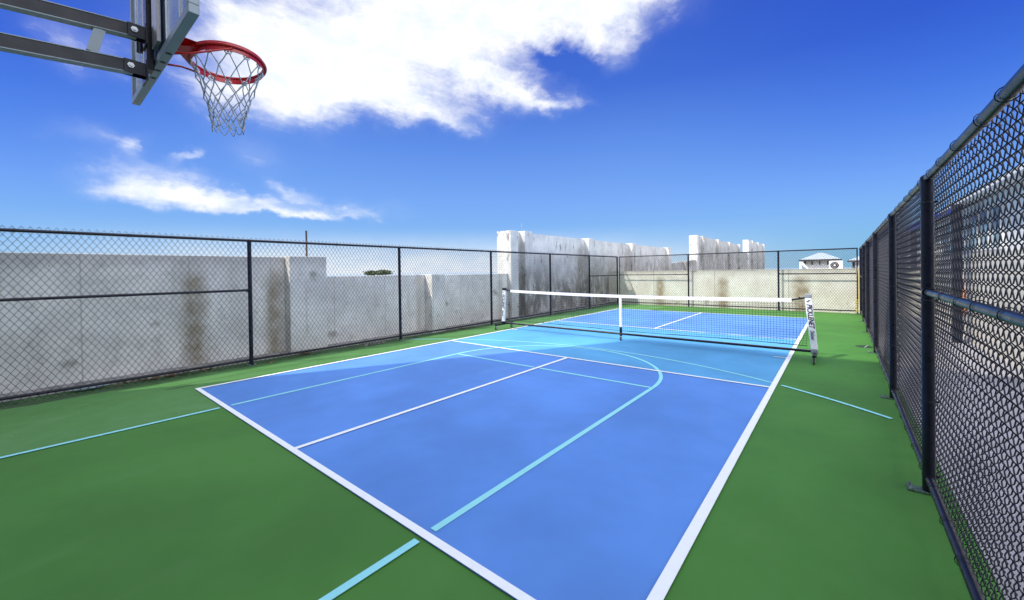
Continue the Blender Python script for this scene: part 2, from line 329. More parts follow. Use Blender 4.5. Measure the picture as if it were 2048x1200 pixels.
# ------------------------------------------------------------------ mesh helpers
class MB:
    def __init__(s): s.v = []; s.f = []
    def add(s, vs, fs):
        o = len(s.v); s.v += [tuple(p) for p in vs]; s.f += [tuple(i + o for i in f) for f in fs]; return s
    def box(s, x0, x1, y0, y1, z0, z1):
        s.add([(x0, y0, z0), (x1, y0, z0), (x1, y1, z0), (x0, y1, z0), (x0, y0, z1), (x1, y0, z1), (x1, y1, z1), (x0, y1, z1)],
              [(0, 3, 2, 1), (4, 5, 6, 7), (0, 1, 5, 4), (1, 2, 6, 5), (2, 3, 7, 6), (3, 0, 4, 7)]); return s
    def bbox(s, x0, x1, y0, y1, z0, z1, w=0.006, seg=2):
        bm = bmesh.new(); bmesh.ops.create_cube(bm, size=1)
        for v in bm.verts: v.co = Vector(((x0 + x1) / 2 + v.co.x * (x1 - x0), (y0 + y1) / 2 + v.co.y * (y1 - y0), (z0 + z1) / 2 + v.co.z * (z1 - z0)))
        bmesh.ops.bevel(bm, geom=bm.edges[:], offset=w, segments=seg, affect='EDGES', profile=0.5)
        bm.verts.index_update(); s.add([v.co for v in bm.verts], [[v.index for v in f.verts] for f in bm.faces]); bm.free(); return s
    def tube(s, pts, r, n=8, caps=True, closed=False):
        pts = [Vector(p) for p in pts]; m = len(pts); vs = []; up = Vector((0, 0, 1))
        for i, p in enumerate(pts):
            if closed: d = pts[(i + 1) % m] - pts[i - 1]
            else: d = pts[min(i + 1, m - 1)] - pts[max(i - 1, 0)]
            d = d.normalized() if d.length else Vector((0, 0, 1))
            a = d.cross(up)
            if a.length < 0.08: a = d.cross(Vector((0, 1, 0)))
            a.normalize(); b_ = a.cross(d).normalized(); rr = r[i] if isinstance(r, (list, tuple)) else r
            for k in range(n):
                th = 2 * math.pi * k / n; vs.append(p + (a * math.cos(th) + b_ * math.sin(th)) * rr)
        fs = []
        for i in range(m if closed else m - 1):
            j = (i + 1) % m
            for k in range(n): fs.append((i * n + k, i * n + (k + 1) % n, j * n + (k + 1) % n, j * n + k))
        if caps and not closed: fs.append(tuple(range(n - 1, -1, -1))); fs.append(tuple((m - 1) * n + k for k in range(n)))
        s.add(vs, fs); return s
    def beam(s, p, q, w, h):
        """square beam from p to q, w across, h in the upright direction"""
        p, q = Vector(p), Vector(q); d = (q - p).normalized(); a = d.cross(Vector((0, 0, 1)))
        if a.length < 0.05: a = Vector((1, 0, 0))
        a.normalize(); b_ = a.cross(d).normalized()
        vs = [e + a * sx * w / 2 + b_ * sz * h / 2 for e in (p, q) for sx, sz in ((-1, -1), (1, -1), (1, 1), (-1, 1))]
        s.add(vs, [(0, 3, 2, 1), (4, 5, 6, 7), (0, 1, 5, 4), (1, 2, 6, 5), (2, 3, 7, 6), (3, 0, 4, 7)]); return s
    def prism(s, poly, y0, y1, axis='y'):
        """outline of (a, z) points pushed along an axis"""
        n = len(poly)
        f = (lambda a, z, y: (a, y, z)) if axis == 'y' else ((lambda a, z, y: (y, a, z)) if axis == 'x' else (lambda a, z, y: (a, z, y)))
        s.add([f(a, z, y0) for a, z in poly] + [f(a, z, y1) for a, z in poly],
              [tuple(range(n)), tuple(range(2 * n - 1, n - 1, -1))] + [(i, i + n, (i + 1) % n + n, (i + 1) % n) for i in range(n)]); return s
    def strip(s, pts, w, z):
        """flat painted line of width w along ground points"""
        pts = [Vector((p[0], p[1])) for p in pts]; m = len(pts); vs = []
        for i, p in enumerate(pts):
            d = (pts[min(i + 1, m - 1)] - pts[max(i - 1, 0)]).normalized(); nn = Vector((-d.y, d.x)) * w / 2
            vs += [(p.x + nn.x, p.y + nn.y, z), (p.x - nn.x, p.y - nn.y, z)]
        s.add(vs, [(2 * i, 2 * i + 1, 2 * i + 3, 2 * i + 2) for i in range(m - 1)]); return s
    def quad(s, x0, x1, y0, y1, z): s.add([(x0, y0, z), (x1, y0, z), (x1, y1, z), (x0, y1, z)], [(0, 1, 2, 3)]); return s
    def build(s, name, mat, parent=None, smooth=False, **tg):
        me = bpy.data.meshes.new(name); me.from_pydata(s.v, [], s.f); me.update()
        bm = bmesh.new(); bm.from_mesh(me); bmesh.ops.recalc_face_normals(bm, faces=bm.faces[:]); bm.to_mesh(me); bm.free()
        return link(name, me, mat, parent, smooth, **tg)
def link(name, me, mat, parent=None, smooth=False, **tg):
    me.materials.append(mat)
    if smooth: me.polygons.foreach_set('use_smooth', [True] * len(me.polygons))
    o = bpy.data.objects.new(name, me); COL.objects.link(o)
    if parent is not None:
        o.parent = parent; o.matrix_parent_inverse = Matrix.Translation(parent['_base']).inverted() if '_base' in parent else Matrix()
    for k, v in tg.items(): o[k] = v
    return o
def empty(name, loc=(0, 0, 0), label=None, category=None, group=None):
    o = bpy.data.objects.new(name, None); COL.objects.link(o); o.location = loc; o.empty_display_size = 0.2
    if label: o['label'] = label
    if category: o['category'] = category
    if group: o['group'] = group
    return o
def part(mb, name, mat, parent, smooth=False, **tg):
    """mb is written in world metres; keep it there under the parent's base"""
    o = mb.build(name, mat, None, smooth, **tg); o.parent = parent
    w = parent.location.copy(); pp = parent.parent
    while pp: w += pp.location; pp = pp.parent
    me = o.data; me.transform(Matrix.Translation(-w)); return o
def shade_auto(o):
    me = o.data; me.polygons.foreach_set('use_smooth', [True] * len(me.polygons)); me.set_sharp_from_angle(angle=R(35))
def structure(mb, name, mat): return mb.build(name, mat, None, kind='structure')

# ------------------------------------------------------------------ ground, court, lines
structure(MB().quad(-9000, 9000, -9000, 9000, -3.0), 'sea', M_SEA)
structure(MB().box(-60, 60, -60, 160, -2.99, -2.6), 'ground', M_EARTH)
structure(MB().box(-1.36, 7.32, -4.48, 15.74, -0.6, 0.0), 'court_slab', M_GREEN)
structure(MB().box(7.322, 16.0, -4.48, 60.0, -0.6, -0.03), 'path', M_PATH)
structure(MB().quad(0, 6.096, 0, 4.547, 0.004).quad(0, 6.096, 8.864, 13.411, 0.004), 'court_playing_area', M_BLUE)
structure(MB().quad(0, 6.096, 4.547, 8.864, 0.004), 'court_non_volley_zone', M_KITCH)
wl = MB()
Lw = 0.052
z1 = 0.012
wl.quad(-0.01, Lw, 0, 13.411, z1).quad(6.096 - Lw, 6.106, 0, 13.411, z1)
wl.quad(Lw, 6.096 - Lw, 0, Lw, z1).quad(Lw, 6.096 - Lw, 13.411 - Lw, 13.411, z1)
for yy in (4.572, 8.839): wl.quad(Lw, 6.096 - Lw, yy - 0.025, yy + 0.025, z1)
wl.quad(3.022, 3.074, Lw, 4.547, z1).quad(3.022, 3.074, 8.864, 13.411 - Lw, z1)
wl.quad(Lw, 0.22, 6.68, 6.73, z1).quad(5.86, 6.044, 6.66, 6.70, z1)
structure(wl, 'court_lines', M_WHITE)
cl = MB(); z2 = 0.008; cx = 3.035; kw = 1.835; fy = 3.69
def seg_out(pts, w=0.05): cl.strip(pts, w, z2)
for sx in (-1, 1):                                   # sides of the key, stopped short of the white baseline
    seg_out([(cx + sx * kw, -4.4), (cx + sx * kw, -0.03)]); seg_out([(cx + sx * kw, 0.085), (cx + sx * kw, fy)])
seg_out([(cx + kw * math.cos(a), fy + kw * math.sin(a)) for a in np.linspace(0, math.pi, 64)])
seg_out([(cx - kw + 0.02, fy - 0.015), (cx - 0.05, fy - 0.015)]); seg_out([(cx + 0.05, fy - 0.015), (cx + kw - 0.02, fy - 0.015)])
R3 = 6.07; c3y = -0.45
def arc(a0, a1, n=40): seg_out([(cx + 0.02 + R3 * math.cos(a), c3y + R3 * math.sin(a)) for a in np.linspace(a0, a1, n)], 0.045)
aR = math.acos((6.13 - cx) / R3); aRi = math.acos((6.03 - cx) / R3); aL = math.acos((-0.03 - cx) / R3); aLi = math.acos((0.07 - cx) / R3)
arc(math.acos(4.08 / R3), aR + 0.0); arc(aRi, aLi); arc(aL, math.acos(-3.95 / R3))
structure(cl, 'basketball_lines', M_CYAN)

# ------------------------------------------------------------------ concrete walls (left row stepping away, far wall)
PX, FX, BX = -1.55, -1.33, -1.78
def pier(y0, y1, z, fx=FX, bx=BX, zb=-2.6, cap=0.03): return MB().bbox(bx, fx, y0, y1, zb, z + cap, 0.012)
wroot = empty('concrete_wall', (-1.6, -4.5, 0), 'long grey stained concrete wall behind the left fence, dropping to a lower height', 'wall')
p = part(MB().bbox(BX, PX, -6.5, 1.75, -2.6, 1.875, 0.01), 'wall_panel', M_CONC_L, wroot)
part(MB().bbox(BX, PX, 2.461, 5.12, -2.6, 1.485, 0.01), 'wall_panel', M_CONC_L, wroot)
part(MB().bbox(BX, PX, 5.561, 8.45, -2.6, 1.47, 0.01), 'wall_panel', M_CONC_L, wroot)
part(MB().bbox(BX - 0.003, FX, 1.751, 2.46, -2.6, 1.885, 0.012), 'pier', M_CONC_L, wroot)
part(MB().bbox(BX - 0.003, FX + 0.06, 5.121, 5.56, -2.6, 1.49, 0.012), 'pier', M_CONC_L, wroot)
part(MB().bbox(BX - 0.003, FX, -3.4, -2.9, -2.6, 1.90, 0.012), 'pier', M_CONC_L, wroot)
def tall_wall(label, ys, z, ymin, ymax, mat, step):
    r = empty('tall_concrete_wall', (-1.6, ymin, 0), label, 'wall', 'tall concrete walls rising beyond the left fence')
    part(MB().bbox(-2.0, FX - 0.07, ymin, ymin + 0.38, -2.6, z, 0.015), 'end_block', M_CONC_E, r)
    prev = ymin + 0.382
    for i, y in enumerate(ys):
        if y > prev: part(MB().box(BX, PX, prev, y - 0.001, -2.6, z - 0.01 - step * i), 'wall_panel', mat, r)
        part(MB().bbox(BX - 0.003, FX, y, y + 0.42, -2.6, z + 0.02 - step * i, 0.012), 'pier', mat, r); prev = y + 0.421
    if ymax > prev: part(MB().box(BX, PX, prev, ymax, -2.6, z - 0.01 - step * len(ys)), 'wall_panel', mat, r)
    return r
tw = tall_wall('tall white concrete wall streaked with black mould, nearest of the high walls, beyond the net', [9.12, 13.5, 18.05, 23.6], 2.86, 8.46, 24.05, M_CONC_T, 0.0)
low2 = empty('low_concrete_wall', (-1.6, 24.1, 0), 'low grey concrete wall joining the two nearer tall white walls', 'wall')
part(MB().prism([(24.06, -2.6), (30.3, -2.6), (30.3, 2.20), (24.06, 1.86)], BX, PX, 'x'), 'wall_panel', M_CONC_D, low2)
part(MB().bbox(BX, FX, 27.2, 27.6, -2.6, 2.06, 0.01), 'pier', M_CONC_D, low2)
tall_wall('tall white concrete wall with ribs standing above the middle of the far fence', [31.9, 36.8, 41.5, 46.4], 4.05, 30.31, 47.2, M_CONC_D, 0.0)
low3 = empty('low_concrete_wall', (-1.6, 47.3, 0), 'short pale low wall between the two farthest tall concrete walls', 'wall')
part(MB().box(BX, PX, 47.21, 52.0, -2.6, 3.35), 'wall_panel', M_CONC_D, low3)
tall_wall('farthest and smallest tall white concrete wall, just right of the ribbed one', [54.5, 59.0, 64.0], 4.85, 52.01, 65.5, M_CONC_D, 0.0)

fw = empty('far_concrete_wall', (3, 15.8, 0), 'sunlit cream concrete wall with brown stains behind the far fence', 'wall')
part(MB().bbox(-1.549, 12.4, 15.752, 15.96, -2.6, 1.452, 0.01), 'wall_panel', M_CONC_F, fw)
part(MB().bbox(-1.52, 12.4, 15.742, 15.97, 1.4525, 1.475, 0.006), 'coping', M_CONC_F, fw)

# rough concrete ledge between the court and the left wall
def ledge():
    mb = MB(); ys = np.arange(-4.4, 15.7, 0.12); n = len(ys)
    wob = np.cumsum(RNG.normal(0, 0.012, n)); wob -= np.linspace(0, wob[-1], n)
    xs = -1.27 + np.clip(wob, -0.035, 0.045); hs = 0.035 + 0.012 * RNG.random(n)
    vs = []; fs = []
    for y, x, h in zip(ys, xs, hs): vs += [(-1.552, y, h + 0.02), (x - 0.02, y, h), (x, y, 0.002)]
    for i in range(n - 1):
        for k in (0, 1): a = 3 * i + k; fs.append((a, a + 3, a + 4, a + 1))
    mb.add(vs, fs); return mb
structure(ledge(), 'kerb', M_CURB)

# far ends of slab towards the left wall
# ------------------------------------------------------------------ chain-link fences
WD = 0.0358
def chain_mesh(o, e, nrm, s0, s1, z0, z1, ns=3, rad=0.0023, bulge=0.0028, bend=None):
    """woven chain link: every wire a flattened spiral hooked into its neighbours"""
    o = np.array(o, float); e = np.array(e, float); nrm = np.array(nrm, float)
    V = []; F = []; off = 0
    nw = int(round((s1 - s0) / WD)); half = WD / 2; zs = 0.0545; k1 = int((z1 - z0) / zs)
    base_z = z0; tz = []; ts = []; tn = []
    for k in range(k1 + 1):
        sg = 1 if k % 2 == 0 else -1
        tz.append(base_z + k * zs); ts.append(sg * (half + 0.0016)); tn.append(0.0)
        if k < k1:
            for fr in (0.22, 0.78):
                tz.append(base_z + (k + fr) * zs); ts.append(sg * (half + 0.0016) * (1 - 2 * fr)); tn.append(sg * bulge)
    tz = np.array(tz); ts = np.array(ts); tn = np.array(tn); m = len(tz)
    ang = 2 * np.pi * np.arange(ns) / ns
    for i in range(nw):
        sc = s0 + (i + 0.5) * WD; fl = 1 if i % 2 == 0 else -1
        S = sc + ts * fl; N = tn * fl; Zz = tz.copy()
        jit = RNG.normal(0, 0.0006, m); S = S + jit
        if bend is not None: N = N + bend(sc, Zz)
        P = o[None, :] + S[:, None] * e + N[:, None] * nrm + np.stack([0 * Zz, 0 * Zz, Zz], 1)
        T = np.gradient(P, axis=0); T /= np.linalg.norm(T, axis=1)[:, None]
        A = np.cross(T, nrm[None, :]); A /= np.linalg.norm(A, axis=1)[:, None]; B = np.cross(A, T)
        ring = P[:, None, :] + rad * (A[:, None, :] * np.cos(ang)[None, :, None] + B[:, None, :] * np.sin(ang)[None, :, None])
        V.append(ring.reshape(-1, 3))
        idx = off + np.arange(m * ns).reshape(m, ns); nx = np.roll(idx, -1, axis=1)
        F.append(np.stack([idx[:-1], nx[:-1], nx[1:], idx[1:]], -1).reshape(-1, 4)); off += m * ns
    V = np.concatenate(V); F = np.concatenate(F)
    me = bpy.data.meshes.new('chain_link_mesh'); me.vertices.add(len(V)); me.vertices.foreach_set('co', V.ravel().astype(np.float32))
    me.loops.add(len(F) * 4); me.loops.foreach_set('vertex_index', F.ravel().astype(np.int32))
    me.polygons.add(len(F)); me.polygons.foreach_set('loop_start', (np.arange(len(F)) * 4).astype(np.int32))
    me.polygons.foreach_set('use_smooth', np.ones(len(F), bool)); me.update(calc_edges=True)
    return me

def ring_path(c, axis, r, n=14, sq=1.0):
    """points round a rail"""
    c = Vector(c); axis = Vector(axis).normalized(); a = axis.cross(Vector((0, 0, 1))).normalized(); b = Vector((0, 0, 1))
    return [c + a * r * math.cos(t) + b * r * sq * math.sin(t) for t in np.linspace(0, 2 * math.pi, n, endpoint=False)]

def fence(name, label, p0, e, nrm, posts, rails_mid, ztop=2.12, zbot=0.10, mesh_top=2.185, mesh_bot=0.03, pr=0.031, rr=0.021, ns=3,
          tie=0.6, mesh_off=0.045, tie_r=None, rad=0.0026, bulge=0.003, plate_off=0.0, bends=None, thin_ends=()):
    """posts: distances along e from p0; nrm points away from the court"""
    p0 = Vector(p0); e = Vector(e).normalized(); nrm = Vector(nrm).normalized()
    root = empty(name, p0 + e * posts[0], label, 'fence'); P = lambda s, n=0.0, z=0.0: p0 + e * s + nrm * n + Vector((0, 0, z))
    L0, L1 = posts[0], posts[-1]
    a = part(MB().tube([P(L0, 0.0, ztop), P(L1, 0.0, ztop)], rr, 12), 'top_rail', M_BLACK, root); shade_auto(a)
    for i, s in enumerate(posts):
        r_ = pr if i not in thin_ends else 0.018
        mb = MB().tube([P(s, 0.0, 0.004), P(s, 0.0, ztop - rr * 0.4)], r_, 16)
        mb.tube([P(s, 0, ztop - rr * 0.4), P(s, 0, ztop + rr * 0.6), P(s, 0, ztop + rr * 1.15)], [r_ * 1.08, r_ * 1.0, r_ * 0.5], 16)
        po = part(mb, 'post', M_BLACK, root); shade_auto(po)
        c = P(s, -plate_off, 0)
        pl = MB(); h = 0.062
        q = [c + e * h * sx * 0.8 + nrm * h * sy * 1.15 for sx, sy in ((-1, -1), (1, -1), (1, 1), (-1, 1))]
        pl.add([v + Vector((0, 0, 0.001)) for v in q] + [v + Vector((0, 0, 0.011)) for v in q], [(0, 3, 2, 1), (4, 5, 6, 7), (0, 1, 5, 4), (1, 2, 6, 5), (2, 3, 7, 6), (3, 0, 4, 7)])
        bpp = part(pl, 'base_plate', M_PLATE, root)
        for sx, sy in ((-1, -1), (1, -1), (1, 1), (-1, 1)):
            bo = MB(); b0 = c + e * h * sx * 0.58 + nrm * h * sy * 0.88
            bo.tube([b0 + Vector((0, 0, .011)), b0 + Vector((0, 0, .022))], 0.011, 6); bo.tube([b0 + Vector((0, 0, .022)), b0 + Vector((0, 0, .034))], 0.005, 8)
            part(bo, 'anchor_bolt', M_GALV, bpp)
        # clamp bands
        for zz in (ztop - 0.16, 1.30, 0.62, zbot + 0.02):
            bd = MB().tube([P(s, 0, zz - 0.006), P(s, 0, zz + 0.006)], r_ + 0.0025, 16)
            bd.beam(P(s, r_ * 0.8, zz), P(s, r_ + 0.018, zz), 0.01, 0.012)
            part(bd, 'clamp_band', M_WIRE, po)
    for i in range(len(posts) - 1):
        s0, s1 = posts[i], posts[i + 1]
        b_ = part(MB().tube([P(s0 + pr, 0, zbot), P((s0 + s1) / 2, 0, zbot - 0.006), P(s1 - pr, 0, zbot)], rr * 0.95, 12), 'bottom_rail', M_BLACK, root); shade_auto(b_)
        if i in rails_mid:
            mb = MB().tube([P(s0 + pr, -0.004, rails_mid[i]), P(s1 - pr, -0.004, rails_mid[i])], rr * 0.92, 12)
            for s_ in (s0 + pr + 0.012, s1 - pr - 0.012): mb.tube([P(s_ - 0.014, -0.004, rails_mid[i]), P(s_ + 0.014, -0.004, rails_mid[i])], rr * 1.35, 12)
            b_ = part(mb, 'middle_rail', M_BLACK, root); shade_auto(b_)
        bend = bends.get(i) if bends else None
        me = chain_mesh(P(0, mesh_off, 0), e, nrm, s0 + 0.01, s1 + 0.01, mesh_bot, mesh_top, ns, rad, bulge, bend)
        me.transform(Matrix.Translation(-root.location)); o = link('chain_link_mesh', me, M_WIRE); o.parent = root
        step = tie if not callable(tie) else tie(i); nt = max(1, int((s1 - s0) / step))
        rails = [ztop, zbot] + ([rails_mid[i]] if i in rails_mid else [])
        for zr in rails:
            for k in range(nt):
                s = s0 + (k + 0.5) * (s1 - s0) / nt + random.uniform(-.04, .04); tl = random.uniform(-.02, .02)
                pts = []
                for t in np.linspace(R(25), R(335), 13):
                    pts.append(P(s + tl * math.cos(t), (rr + 0.004) * math.cos(t) * 1.05, zr + (rr + 0.004) * 1.05 * math.sin(t)))
                pts = [P(s + tl, mesh_off + 0.004, zr + 0.03)] + pts + [P(s + tl, mesh_off + 0.004, zr - 0.03)]
                part(MB().tube(pts, 0.0022, 5), 'wire_tie', M_WIRE, root, True)
    return root

def bend_left(s, z): return np.where(z < 0.16, (0.16 - z) * (0.12 * np.sin(s * 9.0) + 0.10), 0.0)
fence('chain_link_fence', 'black chain link fence along the left side in front of the grey concrete wall',
      (-1.0, 0, 0), (0, 1, 0), (-1, 0, 0), [-2.0, 0.985, 3.97, 7.06, 10.1, 12.9, 15.5], {0: 1.28, 5: 1.30}, mesh_bot=0.0, tie=0.75, rad=0.0030, bends={0: bend_left, 1: bend_left})
fence('chain_link_fence', 'black chain link fence across the far end before the sunlit cream wall',
      (-0.96, 15.55, 0), (1, 0, 0), (0, 1, 0), [0.04, 2.99, 6.03, 8.15], {0: 1.31, 2: 1.31}, tie=0.9, mesh_off=0.04, rad=0.0036, thin_ends=(0, 3), pr=0.03, mesh_bot=0.02)
dx = 0.0058; e3 = Vector((dx, 1, 0)).normalized(); n3 = Vector((1, -dx, 0)).normalized()
fence('chain_link_fence', 'black chain link fence close by on the right, running away beside the green margin',
      (7.186, 0, 0), e3, n3, [-2.6, 2.42, 4.90, 8.06, 10.92, 13.3, 15.62], {0: 1.355, 5: 1.22}, ztop=2.115, pr=0.033, rr=0.0235, ns=4,
      tie=lambda i: 0.36 if i < 3 else 0.5, mesh_off=0.05, rad=0.0026, bulge=0.0088, plate_off=0.035, mesh_bot=0.03, mesh_top=2.17)

# ------------------------------------------------------------------ portable net
NY = 6.72; NX0, NX1 = -0.24, 6.40
net = empty('pickleball_net', (3.08, NY, 0), 'portable pickleball net on wheels with white tape across the blue court', 'net')
def top_z(x): u = (x - NX0) / (NX1 - NX0); return 1.065 - 0.03 * u - 0.085 * 4 * u * (1 - u) * 0.55 - 0.01
def text_mesh(body, size, shear=0.0, bold=0.0):
    cu = bpy.data.curves.new('lettering', 'FONT'); cu.body = body; cu.size = size; cu.shear = shear; cu.offset = bold
    cu.extrude = 0.0006; cu.align_x = 'LEFT'; cu.align_y = 'CENTER'; cu.resolution_u = 3
    o = bpy.data.objects.new('t', cu); COL.objects.link(o); dg = bpy.context.evaluated_depsgraph_get()
    me = bpy.data.meshes.new_from_object(o.evaluated_get(dg)); bpy.data.objects.remove(o); return me
def upright(x, lean, yoff=0.0):
    """white-sleeved end post leaning out by 'lean' at its foot"""
    zb, zt = 0.20, 1.03; xt, xb = x, x + lean
    w = 0.048; d = 0.032; root_mb = MB()
    n = 14; vs = []; fs = []
    for i in range(n + 1):
        t = i / n; z = zb + (zt - zb) * t; xx = xb + (xt - xb) * t; wr = 0.0025 * math.sin(i * 2.1) + 0.002 * math.sin(i * 5.3)
        ww = w + wr; dd = d + wr * 0.7
        prof = [(-ww, -dd * .55), (-ww * .7, -dd), (ww * .7, -dd), (ww, -dd * .55), (ww, dd * .55), (ww * .7, dd), (-ww * .7, dd), (-ww, dd * .55)]
        vs += [(xx + a, NY + b_, z) for a, b_ in prof]
    for i in range(n):
        for k in range(8): fs.append((i * 8 + k, i * 8 + (k + 1) % 8, (i + 1) * 8 + (k + 1) % 8, (i + 1) * 8 + k))
    fs.append(tuple(range(7, -1, -1))); fs.append(tuple(n * 8 + k for k in range(8)))
    root_mb.add(vs, fs); sl = part(root_mb, 'post_sleeve', M_VINYL, net); shade_auto(sl)
    # lettering reading downwards on the side facing the near baseline
    ang = math.atan2(xb - xt, zt - zb)
    for body, size, z_at, shear, bold in (('PICKLENET', 0.098, 0.93, 0.25, 0.0026), ('Deluxe', 0.075, 0.505, 0.35, 0.0006)):
        me = text_mesh(body, size, shear, bold)
        bb = np.array([v.co[:] for v in me.vertices]); ln = bb[:, 0].max() - bb[:, 0].min()
        want = 0.40 if body[0] == 'P' else 0.15
        u = (zt - z_at) / (zt - zb); px = xt + (xb - xt) * u
        # text x -> down, text y -> +x, faces -y
        M = Matrix(((math.sin(ang), math.cos(ang), 0, px), (0, 0, -1, NY - d - 0.0052), (-math.cos(ang), math.sin(ang), 0, z_at), (0, 0, 0, 1)))
        me.transform(M @ Matrix.Diagonal((want / ln, 1, 1, 1))); me.transform(Matrix.Translation(-net.location))
        o = link('lettering', me, M_INK); o.parent = sl
    lg = MB()                                           # small slanted mark at the top of the sleeve
    for k, (a, b_) in enumerate(((-0.016, 0.012), (-0.002, 0.016), (0.012, 0.010))):
        lg.beam((xt + a - 0.012, NY - d - 0.005, 0.975 + 0.012 * (k - 1)), (xt + a + 0.020, NY - d - 0.005, 0.985 + 0.012 * (k - 1)), 0.002, 0.006)
    lg.beam((xt - 0.004, NY - d - 0.005, 0.958), (xt + 0.010, NY - d - 0.005, 0.998), 0.002, 0.007)
    part(lg, 'emblem', M_INK, sl)
    part(MB().bbox(xt - 0.046, xt + 0.046, NY - 0.036, NY + 0.036, zt + 0.001, zt + 0.065, 0.006), 'post_cap', M_SILV if x > 3 else M_BLACK, net)
    part(MB().bbox(xb - 0.045, xb + 0.05, NY - 0.04, NY + 0.04, 0.11, 0.20, 0.008), 'corner_joint', M_SILV if x > 3 else M_BLACK, net)
    ft = part(MB().tube([(xb + 0.005, NY - 0.34, 0.125), (xb + 0.005, NY + 0.36, 0.125)], 0.024, 12), 'foot', M_BLACK, net); shade_auto(ft)
    return xb
def caster(x, y, h=0.10, ang=0.0):
    c = empty('caster', (x - net.location.x, y - net.location.y, 0)); c.parent = net
    wh = MB(); r = 0.044
    wh.tube([(x - 0.011, y, r + .002), (x - 0.009, y, r + .002), (x + 0.009, y, r + .002), (x + 0.011, y, r + .002)], [r * 0.9, r, r, r * 0.9], 20)
    o = part(wh, 'wheel', M_TYRE, c); shade_auto(o)
    part(MB().tube([(x - 0.0125, y, r + .002), (x + 0.0125, y, r + .002)], 0.026, 16), 'hub', M_SILV, c)
    fk = MB()
    for s in (-1, 1): fk.bbox(x + s * 0.018 - 0.003, x + s * 0.018 + 0.003, y - 0.014, y + 0.014, r - 0.01, 0.100, 0.002)
    fk.bbox(x - 0.024, x + 0.024, y - 0.022, y + 0.022, 0.098, 0.106, 0.002)
    part(fk, 'fork', M_SILV, c)
    return c
xl = upright(-0.215, -0.045); xr = upright(6.345, 0.075)
for x in (xl, xr):
    for yo in (-0.31, 0.33): caster(x + 0.005, NY + yo)
caster(3.08, NY + 0.0)
b_ = part(MB().tube([(xl, NY, 0.155), (3.08, NY, 0.150), (xr, NY, 0.155)], [0.021] * 3, 12), 'bottom_bar', M_BLACK, net); shade_auto(b_)
b_ = part(MB().tube([(xl, NY + 0.055, 0.163), (3.08, NY + 0.055, 0.158), (xr, NY + 0.055, 0.163)], 0.009, 8), 'tension_rod', M_SILV, net)
xs = np.linspace(NX0 + 0.02, NX1 - 0.07, 60)
tp = MB(); vs = []; fs = []
for x in np.linspace(0.0, 6.12, 60):
    z = top_z(x); vs += [(x, NY - 0.012, z), (x, NY + 0.012, z), (x, NY + 0.014, z - 0.062), (x, NY - 0.014, z - 0.062)]
for i in range(59):
    for k in range(4): fs.append((4 * i + k, 4 * i + (k + 1) % 4, 4 * i + 4 + (k + 1) % 4, 4 * i + 4 + k))
fs += [(0, 1, 2, 3), (239, 238, 237, 236)]
tp.add(vs, fs); part(tp, 'top_tape', M_TAPE, net)
part(MB().tube([(6.121, NY, top_z(6.12) - 0.03), (6.30, NY, 1.028)], 0.015, 10).tube([(6.22, NY, 1.02), (6.24, NY, 1.022)], 0.021, 10), 'top_bar_end', M_BLACK, net)
part(MB().tube([(-0.001, NY, top_z(0) - 0.03), (-0.18, NY, 1.045)], 0.015, 10), 'top_bar_end', M_BLACK, net)
part(MB().bbox(3.055, 3.108, NY - 0.016, NY + 0.016, 0.30, top_z(3.08) - 0.0625, 0.004), 'centre_strap', M_TAPE, net)
part(MB().bbox(3.058, 3.105, NY - 0.018, NY + 0.018, 0.106, 0.298, 0.004), 'centre_leg', M_BLACK, net)
nm = MB(); sp = 0.0445; x0n, x1n = NX0 + 0.05, NX1 - 0.07
ncol = int((x1n - x0n) / sp)
def bot_z(x): u = (x - x0n) / (x1n - x0n); return 0.235 + 0.012 * math.sin(u * 9)
def sagx(x, z):                                        # cords pull towards the post at the right end
    u = max(0.0, (x - 5.7) / 0.7); return 0.03 * u * u * math.sin((z - 0.2) / 0.8 * math.pi)
for i in range(ncol + 1):
    x = x0n + i * sp; zt = top_z(x) - 0.055; zb = bot_z(x)
    nm.tube([(x + sagx(x, zb + (zt - zb) * t), NY + 0.004 * math.sin(x * 3 + t * 2), zb + (zt - zb) * t) for t in (0, .25, .5, .75, 1)], 0.0020, 4, caps=False)
rows = 18
for j in range(rows + 1):
    pts = []
    for x in np.linspace(x0n, x1n, 60):
        zt = top_z(x) - 0.055; zb = bot_z(x); pts.append((x, NY + 0.003, zb + (zt - zb) * j / rows - 0.004 * math.sin(x * 7 + j)))
    nm.tube(pts, 0.0020, 4, caps=False)
part(nm, 'net_mesh', M_NET, net)
part(MB().tube([(x, NY + 0.003, bot_z(x) - 0.004) for x in np.linspace(x0n, x1n, 40)], 0.0055, 6), 'bottom_cord', M_NET, net, True)

